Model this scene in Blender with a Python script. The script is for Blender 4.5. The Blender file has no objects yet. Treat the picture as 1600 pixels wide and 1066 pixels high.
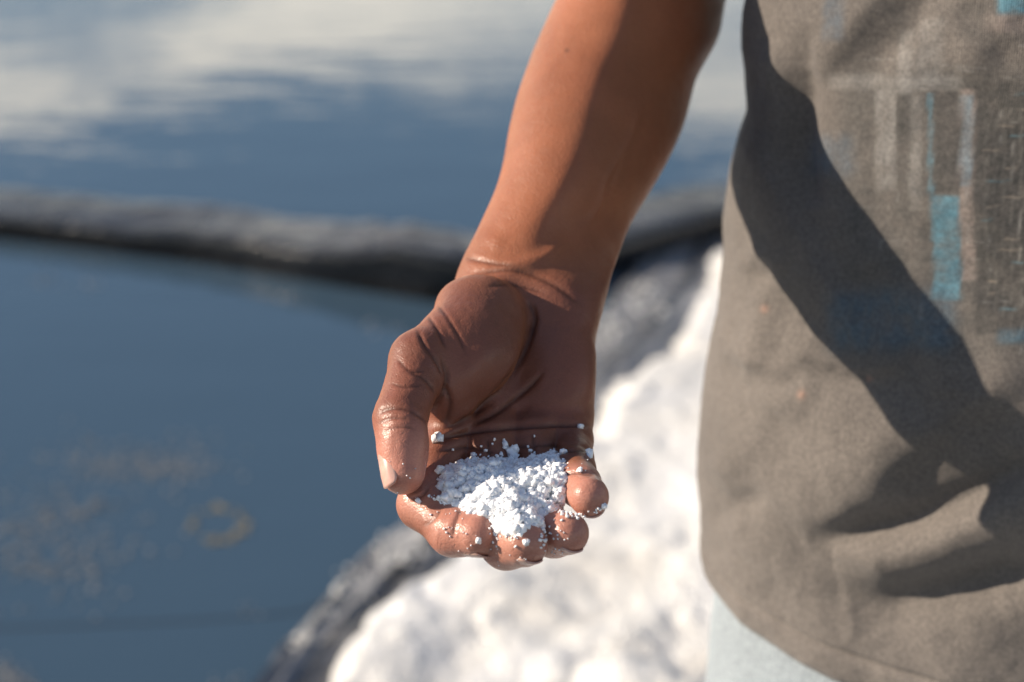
import bpy, bmesh, math, random
import numpy as np
from mathutils import Vector, Matrix, noise as mnoise
from mathutils.bvhtree import BVHTree

random.seed(7); rng = np.random.default_rng(7)
sc = bpy.context.scene
COL = sc.collection

# ------------------------------------------------------------------ camera
W, H_ = 1600.0, 1066.0
LENS = 65.0
FPX = W * LENS / 36.0
PITCH = math.radians(21.0)
CAM_Z = 1.45
cam_d = bpy.data.cameras.new('camera'); cam = bpy.data.objects.new('camera', cam_d); COL.objects.link(cam)
cam_d.lens = LENS; cam_d.sensor_width = 36.0; cam_d.clip_start = 0.05; cam_d.clip_end = 3000
cam.location = (0, 0, CAM_Z); cam.rotation_euler = (math.pi / 2 - PITCH, 0, 0)
cam_d.dof.use_dof = True; cam_d.dof.focus_distance = 0.945; cam_d.dof.aperture_fstop = 5.0
cam_d.dof.aperture_blades = 0
sc.camera = cam

CP, SP = math.cos(PITCH), math.sin(PITCH)
def cam2world(v):
    """(right, down, depth) -> world, arrays (...,3)"""
    v = np.asarray(v, dtype=np.float64)
    x, y, z = v[..., 0], v[..., 1], v[..., 2]
    return np.stack([x, z * CP - y * SP, CAM_Z - z * SP - y * CP], -1)
def world2px(p):
    p = np.asarray(p, dtype=np.float64)
    x, y, z = p[..., 0], p[..., 1], p[..., 2] - CAM_Z
    d = y * CP - z * SP
    dn = -y * SP - z * CP
    return np.stack([x / d * FPX + W / 2, dn / d * FPX + H_ / 2, d], -1)
def C(px, py, d):
    return np.array([(px - W / 2) / FPX * d, (py - H_ / 2) / FPX * d, d])
def P(px, py, d):
    return cam2world(C(px, py, d))
def G(px, py, z=0.0):
    """the point of the level z that lies in that direction"""
    r = P(px, py, 1.0) - np.array([0, 0, CAM_Z])
    t = (z - CAM_Z) / r[2]
    return np.array([0, 0, CAM_Z]) + r * t

# ------------------------------------------------------------------ sky, sun, exposure
SUN_AZ_FRONT = -3.0     # degrees the sun stands in front of the picture's left
SUN_EL = 25.0
sv = Vector((-math.cos(math.radians(SUN_EL)) * math.cos(math.radians(SUN_AZ_FRONT)),
             -math.cos(math.radians(SUN_EL)) * math.sin(math.radians(SUN_AZ_FRONT)),
             math.sin(math.radians(SUN_EL))))
world = bpy.data.worlds.new('World'); sc.world = world; world.use_nodes = True
nt = world.node_tree; nt.nodes.clear()
def wn(t, **k):
    n = nt.nodes.new(t)
    for a, b in k.items(): setattr(n, a, b)
    return n
out = wn('ShaderNodeOutputWorld'); bg = wn('ShaderNodeBackground')
sky = wn('ShaderNodeTexSky', sky_type='NISHITA', sun_disc=False)
sky.sun_elevation = math.radians(SUN_EL)
sky.sun_rotation = math.atan2(sv.x, sv.y)
sky.air_density = 1.25; sky.dust_density = 0.3; sky.ozone_density = 2.2
tc = wn('ShaderNodeTexCoord'); sep = wn('ShaderNodeSeparateXYZ')
nt.links.new(tc.outputs['Generated'], sep.inputs[0])
def m(op, a, b=None, clamp=False):
    n = wn('ShaderNodeMath', operation=op); n.use_clamp = clamp
    for i, v in enumerate((a, b)):
        if v is None: continue
        if isinstance(v, (int, float)): n.inputs[i].default_value = v
        else: nt.links.new(v, n.inputs[i])
    return n.outputs[0]
zc = m('MAXIMUM', sep.outputs[2], 0.02)
dv = m('ADD', zc, 0.10)
cmb = wn('ShaderNodeCombineXYZ')
nt.links.new(m('DIVIDE', sep.outputs[0], dv), cmb.inputs[0]); nt.links.new(m('DIVIDE', sep.outputs[1], dv), cmb.inputs[1])
cmb.inputs[2].default_value = 3.3
nz = wn('ShaderNodeTexNoise'); nz.inputs['Scale'].default_value = 2.6; nz.inputs['Detail'].default_value = 7; nz.inputs['Roughness'].default_value = 0.55
nz.inputs['Distortion'].default_value = 0.4
nt.links.new(cmb.outputs[0], nz.inputs['Vector'])
# cloud bank low over the horizon, thinning out upwards
mr = wn('ShaderNodeMapRange'); mr.interpolation_type = 'SMOOTHSTEP'
mr.inputs['From Min'].default_value = 0.225; mr.inputs['From Max'].default_value = 0.285
mr.inputs['To Min'].default_value = 0.085; mr.inputs['To Max'].default_value = -0.32
nt.links.new(zc, mr.inputs['Value'])
msk = m('ADD', nz.outputs[0], mr.outputs[0])
mr2 = wn('ShaderNodeMapRange'); mr2.interpolation_type = 'SMOOTHSTEP'
mr2.inputs['From Min'].default_value = 0.45; mr2.inputs['From Max'].default_value = 0.68
mr2.inputs['To Min'].default_value = 0.03; mr2.inputs['To Max'].default_value = 0.72
nt.links.new(msk, mr2.inputs['Value'])
mixc = wn('ShaderNodeMix', data_type='RGBA')
nt.links.new(mr2.outputs[0], mixc.inputs['Factor'])
tint = wn('ShaderNodeMix', data_type='RGBA', blend_type='MULTIPLY'); tint.inputs['Factor'].default_value = 1.0
nt.links.new(sky.outputs[0], tint.inputs[6]); tint.inputs[7].default_value = (0.86, 1.01, 1.20, 1)
nt.links.new(tint.outputs[2], mixc.inputs[6]); mixc.inputs[7].default_value = (24.5, 22.0, 18.0, 1)
nt.links.new(mixc.outputs[2], bg.inputs['Color']); bg.inputs['Strength'].default_value = 0.062
nt.links.new(bg.outputs[0], out.inputs[0])

sun_d = bpy.data.lights.new('sun', 'SUN'); sun = bpy.data.objects.new('sun', sun_d); COL.objects.link(sun)
sun_d.energy = 5.0; sun_d.angle = math.radians(0.6); sun_d.color = (1.0, 0.86, 0.70)
sun.rotation_euler = (-sv).to_track_quat('-Z', 'Y').to_euler(); sun.location = (-6, -2, 5)

sc.view_settings.view_transform = 'Standard'; sc.view_settings.look = 'None'
sc.view_settings.gamma = 1.0; sc.view_settings.use_curve_mapping = False
sc.view_settings.exposure = 0.68
sc.cycles.use_denoising = True
try: sc.cycles.denoiser = 'OPENIMAGEDENOISE'
except Exception: pass
sc.cycles.max_bounces = 8; sc.cycles.caustics_reflective = False; sc.cycles.caustics_refractive = False

# ------------------------------------------------------------------ helpers
def mesh_obj(name, verts, faces, mat=None, parent=None, smooth=True, tag=None):
    me = bpy.data.meshes.new(name)
    verts = np.asarray(verts, dtype=np.float32)
    if isinstance(faces, np.ndarray):
        nf, k = faces.shape
        me.vertices.add(len(verts)); me.vertices.foreach_set('co', verts.ravel())
        me.loops.add(nf * k); me.loops.foreach_set('vertex_index', faces.astype(np.int32).ravel())
        me.polygons.add(nf); me.polygons.foreach_set('loop_start', np.arange(0, nf * k, k, dtype=np.int32))
        me.polygons.foreach_set('loop_total', np.full(nf, k, dtype=np.int32))
        me.update(calc_edges=True)
    else:
        me.from_pydata(verts.tolist(), [], faces)
    me.validate()
    if smooth: me.polygons.foreach_set('use_smooth', np.ones(len(me.polygons), dtype=bool))
    o = bpy.data.objects.new(name, me); COL.objects.link(o)
    if mat: me.materials.append(mat)
    if parent: o.parent = parent
    if tag:
        for k_, v_ in tag.items(): o[k_] = v_
    return o
def grid_faces(nu, nv, wrap_u=False):
    """verts index = j*nu+i ; quads"""
    i = np.arange(nu if wrap_u else nu - 1); j = np.arange(nv - 1)
    I, J = np.meshgrid(i, j)
    a = J * nu + I; b = J * nu + (I + 1) % nu; c = (J + 1) * nu + (I + 1) % nu; d = (J + 1) * nu + I
    return np.stack([a, b, c, d], -1).reshape(-1, 4)
def col_attr(o, name, rgb):
    at = o.data.color_attributes.new(name, 'FLOAT_COLOR', 'POINT')
    c = np.ones((len(o.data.vertices), 4), dtype=np.float32); c[:, :3] = rgb
    at.data.foreach_set('color', c.ravel())
def sstep(a, b, x):
    t = np.clip((x - a) / (b - a), 0, 1); return t * t * (3 - 2 * t)
def poly_dist(pts, line, reach=0):
    """2-D distance of pts (n,2) to a polyline, and the 0..1 run along it, and the signed side"""
    line = np.asarray(line, float)
    if len(pts) > 20000 and reach:
        lo_, hi_ = line.min(0) - reach, line.max(0) + reach; near = ((pts > lo_) & (pts < hi_)).all(1)
        b = np.full(len(pts), 1e6); r = np.zeros(len(pts)); s_ = np.zeros(len(pts))
        b[near], r[near], s_[near] = poly_dist(pts[near], line); return b, r, s_
    best = np.full(len(pts), 1e9); run = np.zeros(len(pts)); side = np.zeros(len(pts))
    L = np.r_[0, np.cumsum(np.hypot(*np.diff(line, axis=0).T))]
    for k in range(len(line) - 1):
        a, b = line[k], line[k + 1]; ab = b - a; l2 = ab @ ab
        t = np.clip(((pts - a) @ ab) / l2, 0, 1)
        q = pts - a - t[:, None] * ab
        d = np.hypot(q[:, 0], q[:, 1]); w = d < best
        best[w] = d[w]; run[w] = ((L[k] + t * math.sqrt(l2)) / L[-1])[w]
        side[w] = np.sign(ab[0] * (pts[:, 1] - a[1]) - ab[1] * (pts[:, 0] - a[0]))[w]
    return best, run, side
def smooth_line(line, n=8):
    """Catmull-Rom"""
    L = np.asarray(line, float); Q = np.vstack([2 * L[0] - L[1], L, 2 * L[-1] - L[-2]]); o = []
    for k in range(1, len(Q) - 2):
        for t in np.linspace(0, 1, n, endpoint=False):
            p0, p1, p2, p3 = Q[k - 1:k + 3]
            o.append(0.5 * (2 * p1 + (p2 - p0) * t + (2 * p0 - 5 * p1 + 4 * p2 - p3) * t * t + (3 * p1 - p0 - 3 * p2 + p3) * t ** 3))
    o.append(L[-1]); return np.array(o)
# value noise on numpy arrays
_perm = rng.random((64, 64, 64)).astype(np.float32)
def vnoise(p):
    p = np.asarray(p, float); i = np.floor(p).astype(int); f = p - i; f = f * f * (3 - 2 * f); r = 0
    for dx in (0, 1):
        for dy in (0, 1):
            for dz in (0, 1):
                w = (f[..., 0] if dx else 1 - f[..., 0]) * (f[..., 1] if dy else 1 - f[..., 1]) * (f[..., 2] if dz else 1 - f[..., 2])
                r = r + w * _perm[(i[..., 0] + dx) % 64, (i[..., 1] + dy) % 64, (i[..., 2] + dz) % 64]
    return r * 2 - 1
def fbm(p, o=4, g=0.5):
    p = np.asarray(p, float); r = 0; a = 1.0
    for k in range(o): r = r + a * vnoise(p * 2 ** k + 17.3 * k); a *= g
    return r

class Mat:
    def __init__(s, name):
        s.m = bpy.data.materials.new(name); s.m.use_nodes = True; s.t = s.m.node_tree
        s.b = s.t.nodes['Principled BSDF']; s.o = s.t.nodes['Material Output']
        s.tc = s.n('ShaderNodeTexCoord')
    def n(s, t, **k):
        x = s.t.nodes.new(t)
        for a, b in k.items(): setattr(x, a, b)
        return x
    def l(s, a, b): s.t.links.new(a, b)
    def set(s, **k):
        for a, v in k.items():
            s.b.inputs[a.replace('_', ' ')].default_value = v
    def noise(s, scale, detail=4, rough=0.5, vec=None, dist=0.0):
        x = s.n('ShaderNodeTexNoise'); x.inputs['Scale'].default_value = scale; x.inputs['Detail'].default_value = detail
        x.inputs['Roughness'].default_value = rough; x.inputs['Distortion'].default_value = dist
        s.l(vec or s.tc.outputs['Object'], x.inputs['Vector']); return x
    def ramp(s, inp, stops):
        r = s.n('ShaderNodeValToRGB'); e = r.color_ramp.elements
        while len(e) < len(stops): e.new(0.5)
        for q, (p, c) in zip(e, stops):
            q.position = p; q.color = (*c, 1) if len(c) == 3 else c
        s.l(inp, r.inputs[0]); return r
    def bump(s, h, strength, dist, prev=None):
        x = s.n('ShaderNodeBump'); x.inputs['Strength'].default_value = strength; x.inputs['Distance'].default_value = dist
        s.l(h, x.inputs['Height'])
        if prev is not None: s.l(prev, x.inputs['Normal'])
        return x.outputs[0]
    def mix(s, mode, fac, a, b):
        x = s.n('ShaderNodeMix', data_type='RGBA', blend_type=mode)
        for sock, v in ((x.inputs[0], fac), (x.inputs[6], a), (x.inputs[7], b)):
            if isinstance(v, (int, float)): sock.default_value = v
            elif isinstance(v, tuple): sock.default_value = (*v, 1)
            else: s.l(v, sock)
        return x.outputs[2]

# ------------------------------------------------------------------ water
def water_mat(name, scale):
    w = Mat(name); w.set(Base_Color=(0.040, 0.072, 0.105, 1), Roughness=0.03, IOR=1.46)
    mp = w.n('ShaderNodeMapping'); mp.inputs['Scale'].default_value = (1.0, 2.2, 1.0)
    w.l(w.tc.outputs['Object'], mp.inputs['Vector'])
    a = w.noise(scale, 3, 0.5, mp.outputs[0]); b = w.noise(scale * 5, 2, 0.5, mp.outputs[0])
    nb = w.bump(a.outputs[0], 0.06, 0.05); nb = w.bump(b.outputs[0], 0.02, 0.01, nb)
    w.l(nb, w.b.inputs['Normal']); return w.m
far_water = water_mat('brine_far', 2.2)
near_water = water_mat('brine_near', 1.6)

_b = [tuple(G(x, y, 0.05)[:2]) for x, y in ((0, 342), (350, 384), (690, 438), (820, 430), (1000, 388), (1140, 348))]
print(_b)
BERM = smooth_line([(-4.4, _b[0][1] + (_b[0][0] + 4.4) * 0.36), *_b, (1.6, _b[-1][1] + 0.5), (4.6, _b[-1][1] + 1.6)], 10)
def berm_y(x): return np.interp(x, BERM[:, 0], BERM[:, 1])

def build_water():
    # far pond: from the berm out to the horizon
    xs = np.r_[-400, -60, -12, np.linspace(-4.2, 4.5, 60), 14, 60, 400]
    near = np.interp(xs, BERM[:, 0], BERM[:, 1]) + 0.03
    v = []; 
    for y in (0.0, 0.3, 1.0, 1e9):
        for x, n_ in zip(xs, near): v.append((x, min(n_ + (y if y < 1e8 else 0), 900) if y < 1e8 else 900, 0.035))
    mesh_obj('pond_water', v, grid_faces(len(xs), 4), far_water, tag={'kind': 'structure'})
    xs = np.linspace(-14, 3.0, 60); near = np.interp(xs, BERM[:, 0], BERM[:, 1]) - 0.02
    v = [(x, -3.0, 0) for x in xs] + [(x, n_, 0) for x, n_ in zip(xs, near)]
    mesh_obj('pond_water', v, grid_faces(len(xs), 2), near_water, tag={'kind': 'structure'})
    # bed below, closing the ground to the horizon
    mesh_obj('ground', [(-900, -60, -0.4), (900, -60, -0.4), (900, 1000, -0.4), (-900, 1000, -0.4)], [(0, 1, 2, 3)], liner_mat, tag={'kind': 'structure'})

# ------------------------------------------------------------------ black liner
def make_liner():
    w = Mat('black_pond_liner'); w.set(Roughness=0.38, IOR=1.5)
    mq = w.n('ShaderNodeMapping'); mq.inputs['Scale'].default_value = (0.6, 1.6, 1.0); w.l(w.tc.outputs['Object'], mq.inputs['Vector'])
    dust_sheen = w.noise(7, 4, 0.5, mq.outputs[0], 0.6); r = w.ramp(dust_sheen.outputs[0], [(0.40, (0.018, 0.019, 0.022)), (0.56, (0.14, 0.138, 0.136)), (0.75, (0.42, 0.41, 0.40))])
    du = w.n('ShaderNodeVertexColor'); du.layer_name = 'dust_sheen'
    w.l(w.mix('MIX', du.outputs[0], (0.012, 0.013, 0.015), w.mix('MIX', 0.5, r.outputs[0], (0.33, 0.33, 0.335))), w.b.inputs['Base Color'])  # dusty film, with a pale tone painting in sky reflection
    rr = w.ramp(dust_sheen.outputs[0], [(0.35, (0.16,) * 3), (0.7, (0.36,) * 3)]); w.l(rr.outputs[0], w.b.inputs['Roughness'])
    a = w.noise(14, 4, 0.55, dist=0.8); b = w.noise(40, 2)
    mp = w.n('ShaderNodeMapping'); mp.inputs['Scale'].default_value = (1.6, 7.0, 3.0); mp.inputs['Rotation'].default_value = (0, 0, -0.35); w.l(w.tc.outputs['Object'], mp.inputs['Vector'])
    a = w.noise(1.6, 4, 0.55, mp.outputs[0], 1.5); ab = w.n('ShaderNodeMath', operation='ABSOLUTE'); sb = w.n('ShaderNodeMath', operation='SUBTRACT'); w.l(a.outputs[0], sb.inputs[0]); sb.inputs[1].default_value = 0.5; w.l(sb.outputs[0], ab.inputs[0])
    w.l(w.bump(b.outputs[0], 0.15, 0.001, w.bump(ab.outputs[0], 0.55, 0.03)), w.b.inputs['Normal'])
    return w.m
liner_mat = make_liner()

def sweep(line, profile, wob=None):
    """profile (s, z) offsets across a ground polyline, s positive to the far side"""
    line = np.asarray(line); t = np.gradient(line, axis=0); t /= np.linalg.norm(t, axis=1)[:, None]
    n = np.stack([-t[:, 1], t[:, 0]], 1); prof = np.asarray(profile)
    v = np.zeros((len(line), len(prof), 3))
    v[:, :, :2] = line[:, None, :] + n[:, None, :] * prof[None, :, 0, None]
    v[:, :, 2] = prof[None, :, 1]
    if wob: v = wob(v)
    return v.reshape(-1, 3), grid_faces(len(prof), len(line))[:, ::-1]
def build_berm():
    line = np.stack([np.linspace(-4.2, 4.5, 420)] * 2, 1); line[:, 1] = np.interp(line[:, 0], BERM[:, 0], BERM[:, 1])
    k = np.ones(15) / 15; line[7:-7, 1] = np.convolve(line[:, 1], k, 'valid')
    prof = [(0.012, -0.3), (0.010, -0.02), (0.006, 0.012), (0.001, 0.034), (0.0, 0.046), (0.008, 0.051)] + \
           [(x, 0.052 + 0.004 * math.sin(x * 9)) for x in np.linspace(0.05, 0.21, 12)] + [(0.24, 0.044), (0.26, 0.02), (0.30, -0.05), (0.36, -0.3)]
    def wob(v):
        top = sstep(0.0, 0.03, v[..., 2])
        p = v * np.array([3.0, 9.0, 1.0])
        v[..., 2] += top * (0.005 * fbm(p, 3) + 0.003 * fbm(v * 22, 2))
        v[..., 1] += 0.018 * vnoise(v * np.array([4, 0, 0]) + 3.0) * (v[..., 2] > -0.1)
        v[..., 2] = np.where(v[..., 2] > 0, v[..., 2] * np.interp(v[..., 0], [-1.5, -0.1], [1.0, 1.55]), v[..., 2])
        # bunched folds at the corner
        c = np.exp(-((v[..., 0] - G(640, 380)[0]) / 0.16) ** 2) * top
        v[..., 2] += c * (0.018 * np.abs(np.sin(v[..., 0] * 30 + v[..., 1] * 22 + 2.5 * vnoise(v * 7))) + 0.006)
        return v
    v, f = sweep(line, prof, wob)
    o = mesh_obj('berm', v, f, liner_mat, tag={'label': 'low berm under black plastic liner between the two ponds', 'category': 'berm'})
    du = np.tile(sstep(0.004, 0.03, np.array(prof)[:, 0]), len(line)) * (0.25 + 0.24 * vnoise(v * np.array([2.5, 14, 1.]))); col_attr(o, 'dust_sheen', np.repeat(np.clip(du, 0, 1)[:, None], 3, 1))

EDGE = smooth_line([tuple(G(x, y, 0.0)[:2]) for x, y in ((220, 1290), (396, 1062), (520, 905), (660, 795), (800, 660), (900, 535), (950, 455), (1010, 395))], 8)
SALT = smooth_line([tuple(G(x, y, 0.05)[:2]) for x, y in ((270, 1290), (438, 1085), (540, 962), (650, 862), (830, 710), (930, 590), (1030, 490), (1085, 425), (1118, 352))], 8)
def build_bank_liner():
    n = 200; s = np.linspace(0, 1, n)
    def rs(L):
        q = np.r_[0, np.cumsum(np.hypot(*np.diff(L, axis=0).T))]; q /= q[-1]
        return np.stack([np.interp(s, q, L[:, 0]), np.interp(s, q, L[:, 1])], 1)
    A, B = rs(EDGE), rs(SALT); nv = 26; u = np.linspace(-0.12, 1.5, nv)
    v = np.zeros((n, nv, 3)); v[:, :, :2] = A[:, None] + (B - A)[:, None] * u[None, :, None]
    z = np.interp(u, [-0.12, 0.0, 0.12, 0.5, 1.0, 1.5], [-0.05, -0.004, 0.010, 0.014, 0.014, 0.0]); v[:, :, 2] = z
    w = sstep(-0.02, 0.15, u)[None, :] * (1 - sstep(1.1, 1.4, u))[None, :] * np.interp(v[..., 1], [2.5, 3.2], [1.0, 0.4])
    v[..., 2] += w * (0.007 * fbm(v * 5.0, 2) + 0.013 * (1 - np.abs(np.sin(u[None, :] * 9 + 4 * vnoise(v * np.array([3, 3, 0.]))))) ** 2 + 0.012 * np.abs(vnoise(np.stack([np.broadcast_to(u[None, :] * 4, v.shape[:2]), v[..., 1] * 2.5, v[..., 1] * 0], -1))) )
    v[..., 0] += 0.02 * vnoise(v * np.array([5, 5, 0.]) + 9.1) * sstep(-.2, 0.1, u)[None, :] * (1 - u[None, :] * .6)
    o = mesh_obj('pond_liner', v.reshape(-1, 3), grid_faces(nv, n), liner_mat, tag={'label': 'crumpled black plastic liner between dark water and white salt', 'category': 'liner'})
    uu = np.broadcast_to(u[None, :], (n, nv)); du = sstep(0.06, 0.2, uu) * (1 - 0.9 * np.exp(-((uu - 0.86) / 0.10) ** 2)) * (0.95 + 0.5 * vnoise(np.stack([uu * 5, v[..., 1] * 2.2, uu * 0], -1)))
    col_attr(o, 'dust_sheen', np.repeat(np.clip((du * 0.9) * np.interp(v[..., 1], [2.3, 3.0], [0.95, 1.5]), 0, 1.3).reshape(-1, 1), 3, 1))  # paler farther back: sky reflection painted into the dusty colour

# ------------------------------------------------------------------ salt ground
def salt_material(name='sea_salt', fine=True):
    w = Mat(name); w.set(Roughness=0.55, IOR=1.5)
    a = w.noise(3.2, 5, 0.6); r = w.ramp(a.outputs[0], [(0.30, (0.73, 0.735, 0.74)), (0.5, (0.70, 0.69, 0.66)), (0.68, (0.65, 0.62, 0.565))])
    w.l(r.outputs[0], w.b.inputs['Base Color'])
    vo = w.n('ShaderNodeTexVoronoi'); vo.inputs['Scale'].default_value = 140; w.l(w.tc.outputs['Object'], vo.inputs['Vector'])
    c = w.noise(30, 6, 0.65)
    w.l(w.bump(vo.outputs['Distance'], 0.6, 0.006, w.bump(c.outputs[0], 0.7, 0.03)), w.b.inputs['Normal'])
    return w.m
salt_ground_mat = salt_material()
def build_salt():
    xs = np.r_[np.linspace(-0.7, 1.6, 330), np.linspace(1.62, 6, 60)]; ys = np.r_[np.linspace(0.3, 5.4, 520)]
    X, Y = np.meshgrid(xs, ys); pts = np.stack([X.ravel(), Y.ravel()], 1)
    d, run, side = poly_dist(pts, SALT); inside = -side * d     # right of the line is salt
    yb = berm_y(pts[:, 0]) - 0.10 - pts[:, 1]
    p3 = np.c_[pts, np.zeros(len(pts))]
    dd = np.minimum(inside, yb + 0.0) + 0.035 * fbm(p3 * 6, 3) + 0.016 * fbm(p3 * 28, 3)
    z = -0.05 + 0.10 * sstep(-0.06, 0.10, dd) + 0.05 * sstep(0.0, 0.6, dd)
    amp = sstep(-0.05, 0.1, dd)
    z += amp * (0.020 * fbm(p3 * 2.3 + 5, 3) + 0.006 * fbm(p3 * 8, 4, 0.55) + 0.005 * np.abs(fbm(p3 * 19, 3)))
    near = sstep(2.9, 2.2, pts[:, 1])
    z += amp * near * 0.03 * (np.abs(fbm(p3 * 5.5 + 31, 3)) - .3)
    keep = dd > -0.16
    F = grid_faces(len(xs), len(ys)); F = F[keep[F].all(1)]
    used = np.unique(F); mp = -np.ones(len(pts), int); mp[used] = np.arange(len(used))
    V = np.c_[pts, z][used]
    return mesh_obj('salt_ground', V, mp[F], salt_ground_mat, tag={'kind': 'structure'})

# ------------------------------------------------------------------ flakes of crust on the water
def flakes(name, spots, mat, tag, size=(0.004, 0.012), z=0.002):
    V, F = [], []
    for (x, y) in spots:
        s = random.uniform(*size); k = random.randint(5, 8); a0 = random.random() * 6.28; st = random.uniform(0.6, 1.0); b = len(V)
        ring = []
        for q in range(k):
            r = s * random.uniform(0.6, 1.1); a = a0 + q * 6.2832 / k
            ring.append((x + r * math.cos(a), y + r * st * math.sin(a)))
        V += [(p[0], p[1], z + 0.001) for p in ring] + [(p[0], p[1], z - 0.004) for p in ring]
        F.append([b + q for q in range(k)])
        for q in range(k): F.append([b + q, b + k + q, b + k + (q + 1) % k, b + (q + 1) % k][::-1])
    return mesh_obj(name, V, F, mat, smooth=False, tag=tag)
def build_scum():
    w = Mat('salt_crust_flakes'); w.set(Roughness=0.7)
    a = w.noise(8, 3); r = w.ramp(a.outputs[0], [(0.3, (0.13, 0.15, 0.17)), (0.7, (0.26, 0.27, 0.28))]); w.l(r.outputs[0], w.b.inputs['Base Color'])
    spots = []
    def blob(px, py, sx, sy, n, ang=0):
        for _ in range(n):
            u, v_ = random.gauss(0, 1) * sx, random.gauss(0, 1) * sy
            c, s = math.cos(ang), math.sin(ang)
            g = G(px + u * c - v_ * s, py + u * s + v_ * c); spots.append((g[0], g[1]))
    blob(235, 725, 55, 18, 170); blob(150, 715, 40, 22, 40); blob(80, 812, 60, 9, 80, -0.25); blob(60, 770, 60, 40, 40); blob(100, 860, 80, 40, 130); blob(15, 870, 14, 22, 26)
    blob(60, 890, 25, 18, 18); blob(130, 890, 20, 18, 22); blob(12, 1062, 22, 14, 70); blob(110, 790, 60, 30, 14)
    blob(70, 435, 10, 5, 8); blob(130, 445, 22, 6, 8); blob(590, 510, 22, 5, 9); blob(360, 1062, 16, 6, 6); blob(390, 955, 14, 5, 4)
    flakes('salt_crust', spots, w.m, {'kind': 'stuff', 'label': 'pale flakes of salt crust floating on the dark pond', 'category': 'salt crust'}, (0.0022, 0.0058))
    w2 = Mat('yellow_foam'); w2.set(Base_Color=(0.24, 0.20, 0.12, 1), Roughness=0.6)
    ring = []
    for k in range(70):
        a = random.random() * 6.283; wgt = 0.5 + 0.5 * math.cos(2 * (a - 0.7))
        if random.random() < 0.35 + 0.4 * wgt:
            rr = random.uniform(0.82, 1.08); g = G(341 + 44 * rr * math.cos(a), 820 + 27 * rr * math.sin(a)); ring.append((g[0], g[1]))
    flakes('foam_ring', ring, w2.m, {'label': 'thin broken ring of yellowish foam floating on the dark pond', 'category': 'foam', 'kind': 'stuff'}, (0.003, 0.008))
    # a crease of the liner just breaking the surface near the camera
    L = smooth_line([tuple(G(x, y)[:2]) for x, y in ((-300, 985), (0, 982), (180, 975), (330, 968), (470, 955), (520, 930))], 10)
    v, f = sweep(L, [(-0.012, -0.01), (-0.005, -0.001), (0.0, 0.0015), (0.005, -0.001), (0.012, -0.01)])
    w3 = Mat('wet_liner'); w3.set(Base_Color=(0.012, 0.014, 0.018, 1), Roughness=0.5)
    mesh_obj('liner_fold', v, f, w3.m, tag={'label': 'thin dark fold of liner breaking the water near the salt bank', 'category': 'liner fold'})

def build_crumbs():
    lst = []
    def add(px, py, sx, sy, k, s0, s1):
        for _ in range(k):
            g = G(random.gauss(px, sx), random.gauss(py, sy), 0.04); lst.append(crystal(g, random.uniform(s0, s1) * 0.36))
    for a in ((535, 925, 6, 6, 7, .006, .014), (515, 957, 6, 5, 6, .006, .012), (470, 1000, 10, 8, 7, .005, .013), (625, 855, 16, 12, 26, .005, .014), (600, 870, 12, 10, 14, .005, .012),
              (560, 905, 16, 14, 14, .004, .010), (655, 820, 14, 12, 20, .005, .013), (950, 500, 16, 20, 24, .006, .016), (1000, 460, 20, 16, 20, .006, .016)):
        add(*a)
    V, F = join_crystals(lst)
    mesh_obj('salt_crumbs', V, F, salt_ground_mat, smooth=False, tag={'kind': 'stuff', 'label': 'white salt crumbs strewn over the black liner edge', 'category': 'salt'})

# ================================================================== the person
person = bpy.data.objects.new('person', None); COL.objects.link(person)
person.location = (0.322, 1.145, 0.1)
person['label'] = 'person in faded grey t-shirt holding out a palm of salt'; person['category'] = 'person'
PINV = Matrix.Translation((-0.36, -1.29, -0.1))
def part(name, V, F, mat, smooth=True, parent=person, tag=None):
    o = mesh_obj(name, np.asarray(V) - np.array(person.location), F, mat, None, smooth, tag); o.parent = parent; return o

# ---- the arm and hand: one implicit surface, in camera-aligned metres
MM = 0.001
def smin(a, b, k):
    h = np.maximum(k - np.abs(a - b), 0) / k
    return np.minimum(a, b) - h * h * k * 0.25
def smax(a, b, k): return -smin(-a, -b, k)
def cone(p, a, b, ra, rb):
    ab = b - a; q = p - a; t = np.clip((q @ ab) / (ab @ ab), 0, 1)
    q = q - t[:, None] * ab
    return np.sqrt((q * q).sum(1)) - (ra + (rb - ra) * t)
def ell(p, c, axes, r):
    """ellipsoid; axes rows = unit directions"""
    q = (p - c) @ np.asarray(axes).T / np.asarray(r)
    k0 = np.sqrt((q * q).sum(1)) + 1e-9; q2 = q / np.asarray(r); k1 = np.sqrt((q2 * q2).sum(1)) + 1e-9
    return k0 * (k0 - 1) / k1
def basis(t, hint):
    t = t / np.linalg.norm(t); s = np.cross(hint, t); s /= np.linalg.norm(s); n = np.cross(t, s)
    return np.stack([s, t, n])      # side, along, out
TILT = 0.46      # the little-finger side of the hand lies farther back
def A(px, py, d): return C(px, py, d + TILT * (px - 770) / FPX * (1 - 0.9 * float(sstep(690, 760, np.array(py * 1.0))) * (px > 640)))

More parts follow.
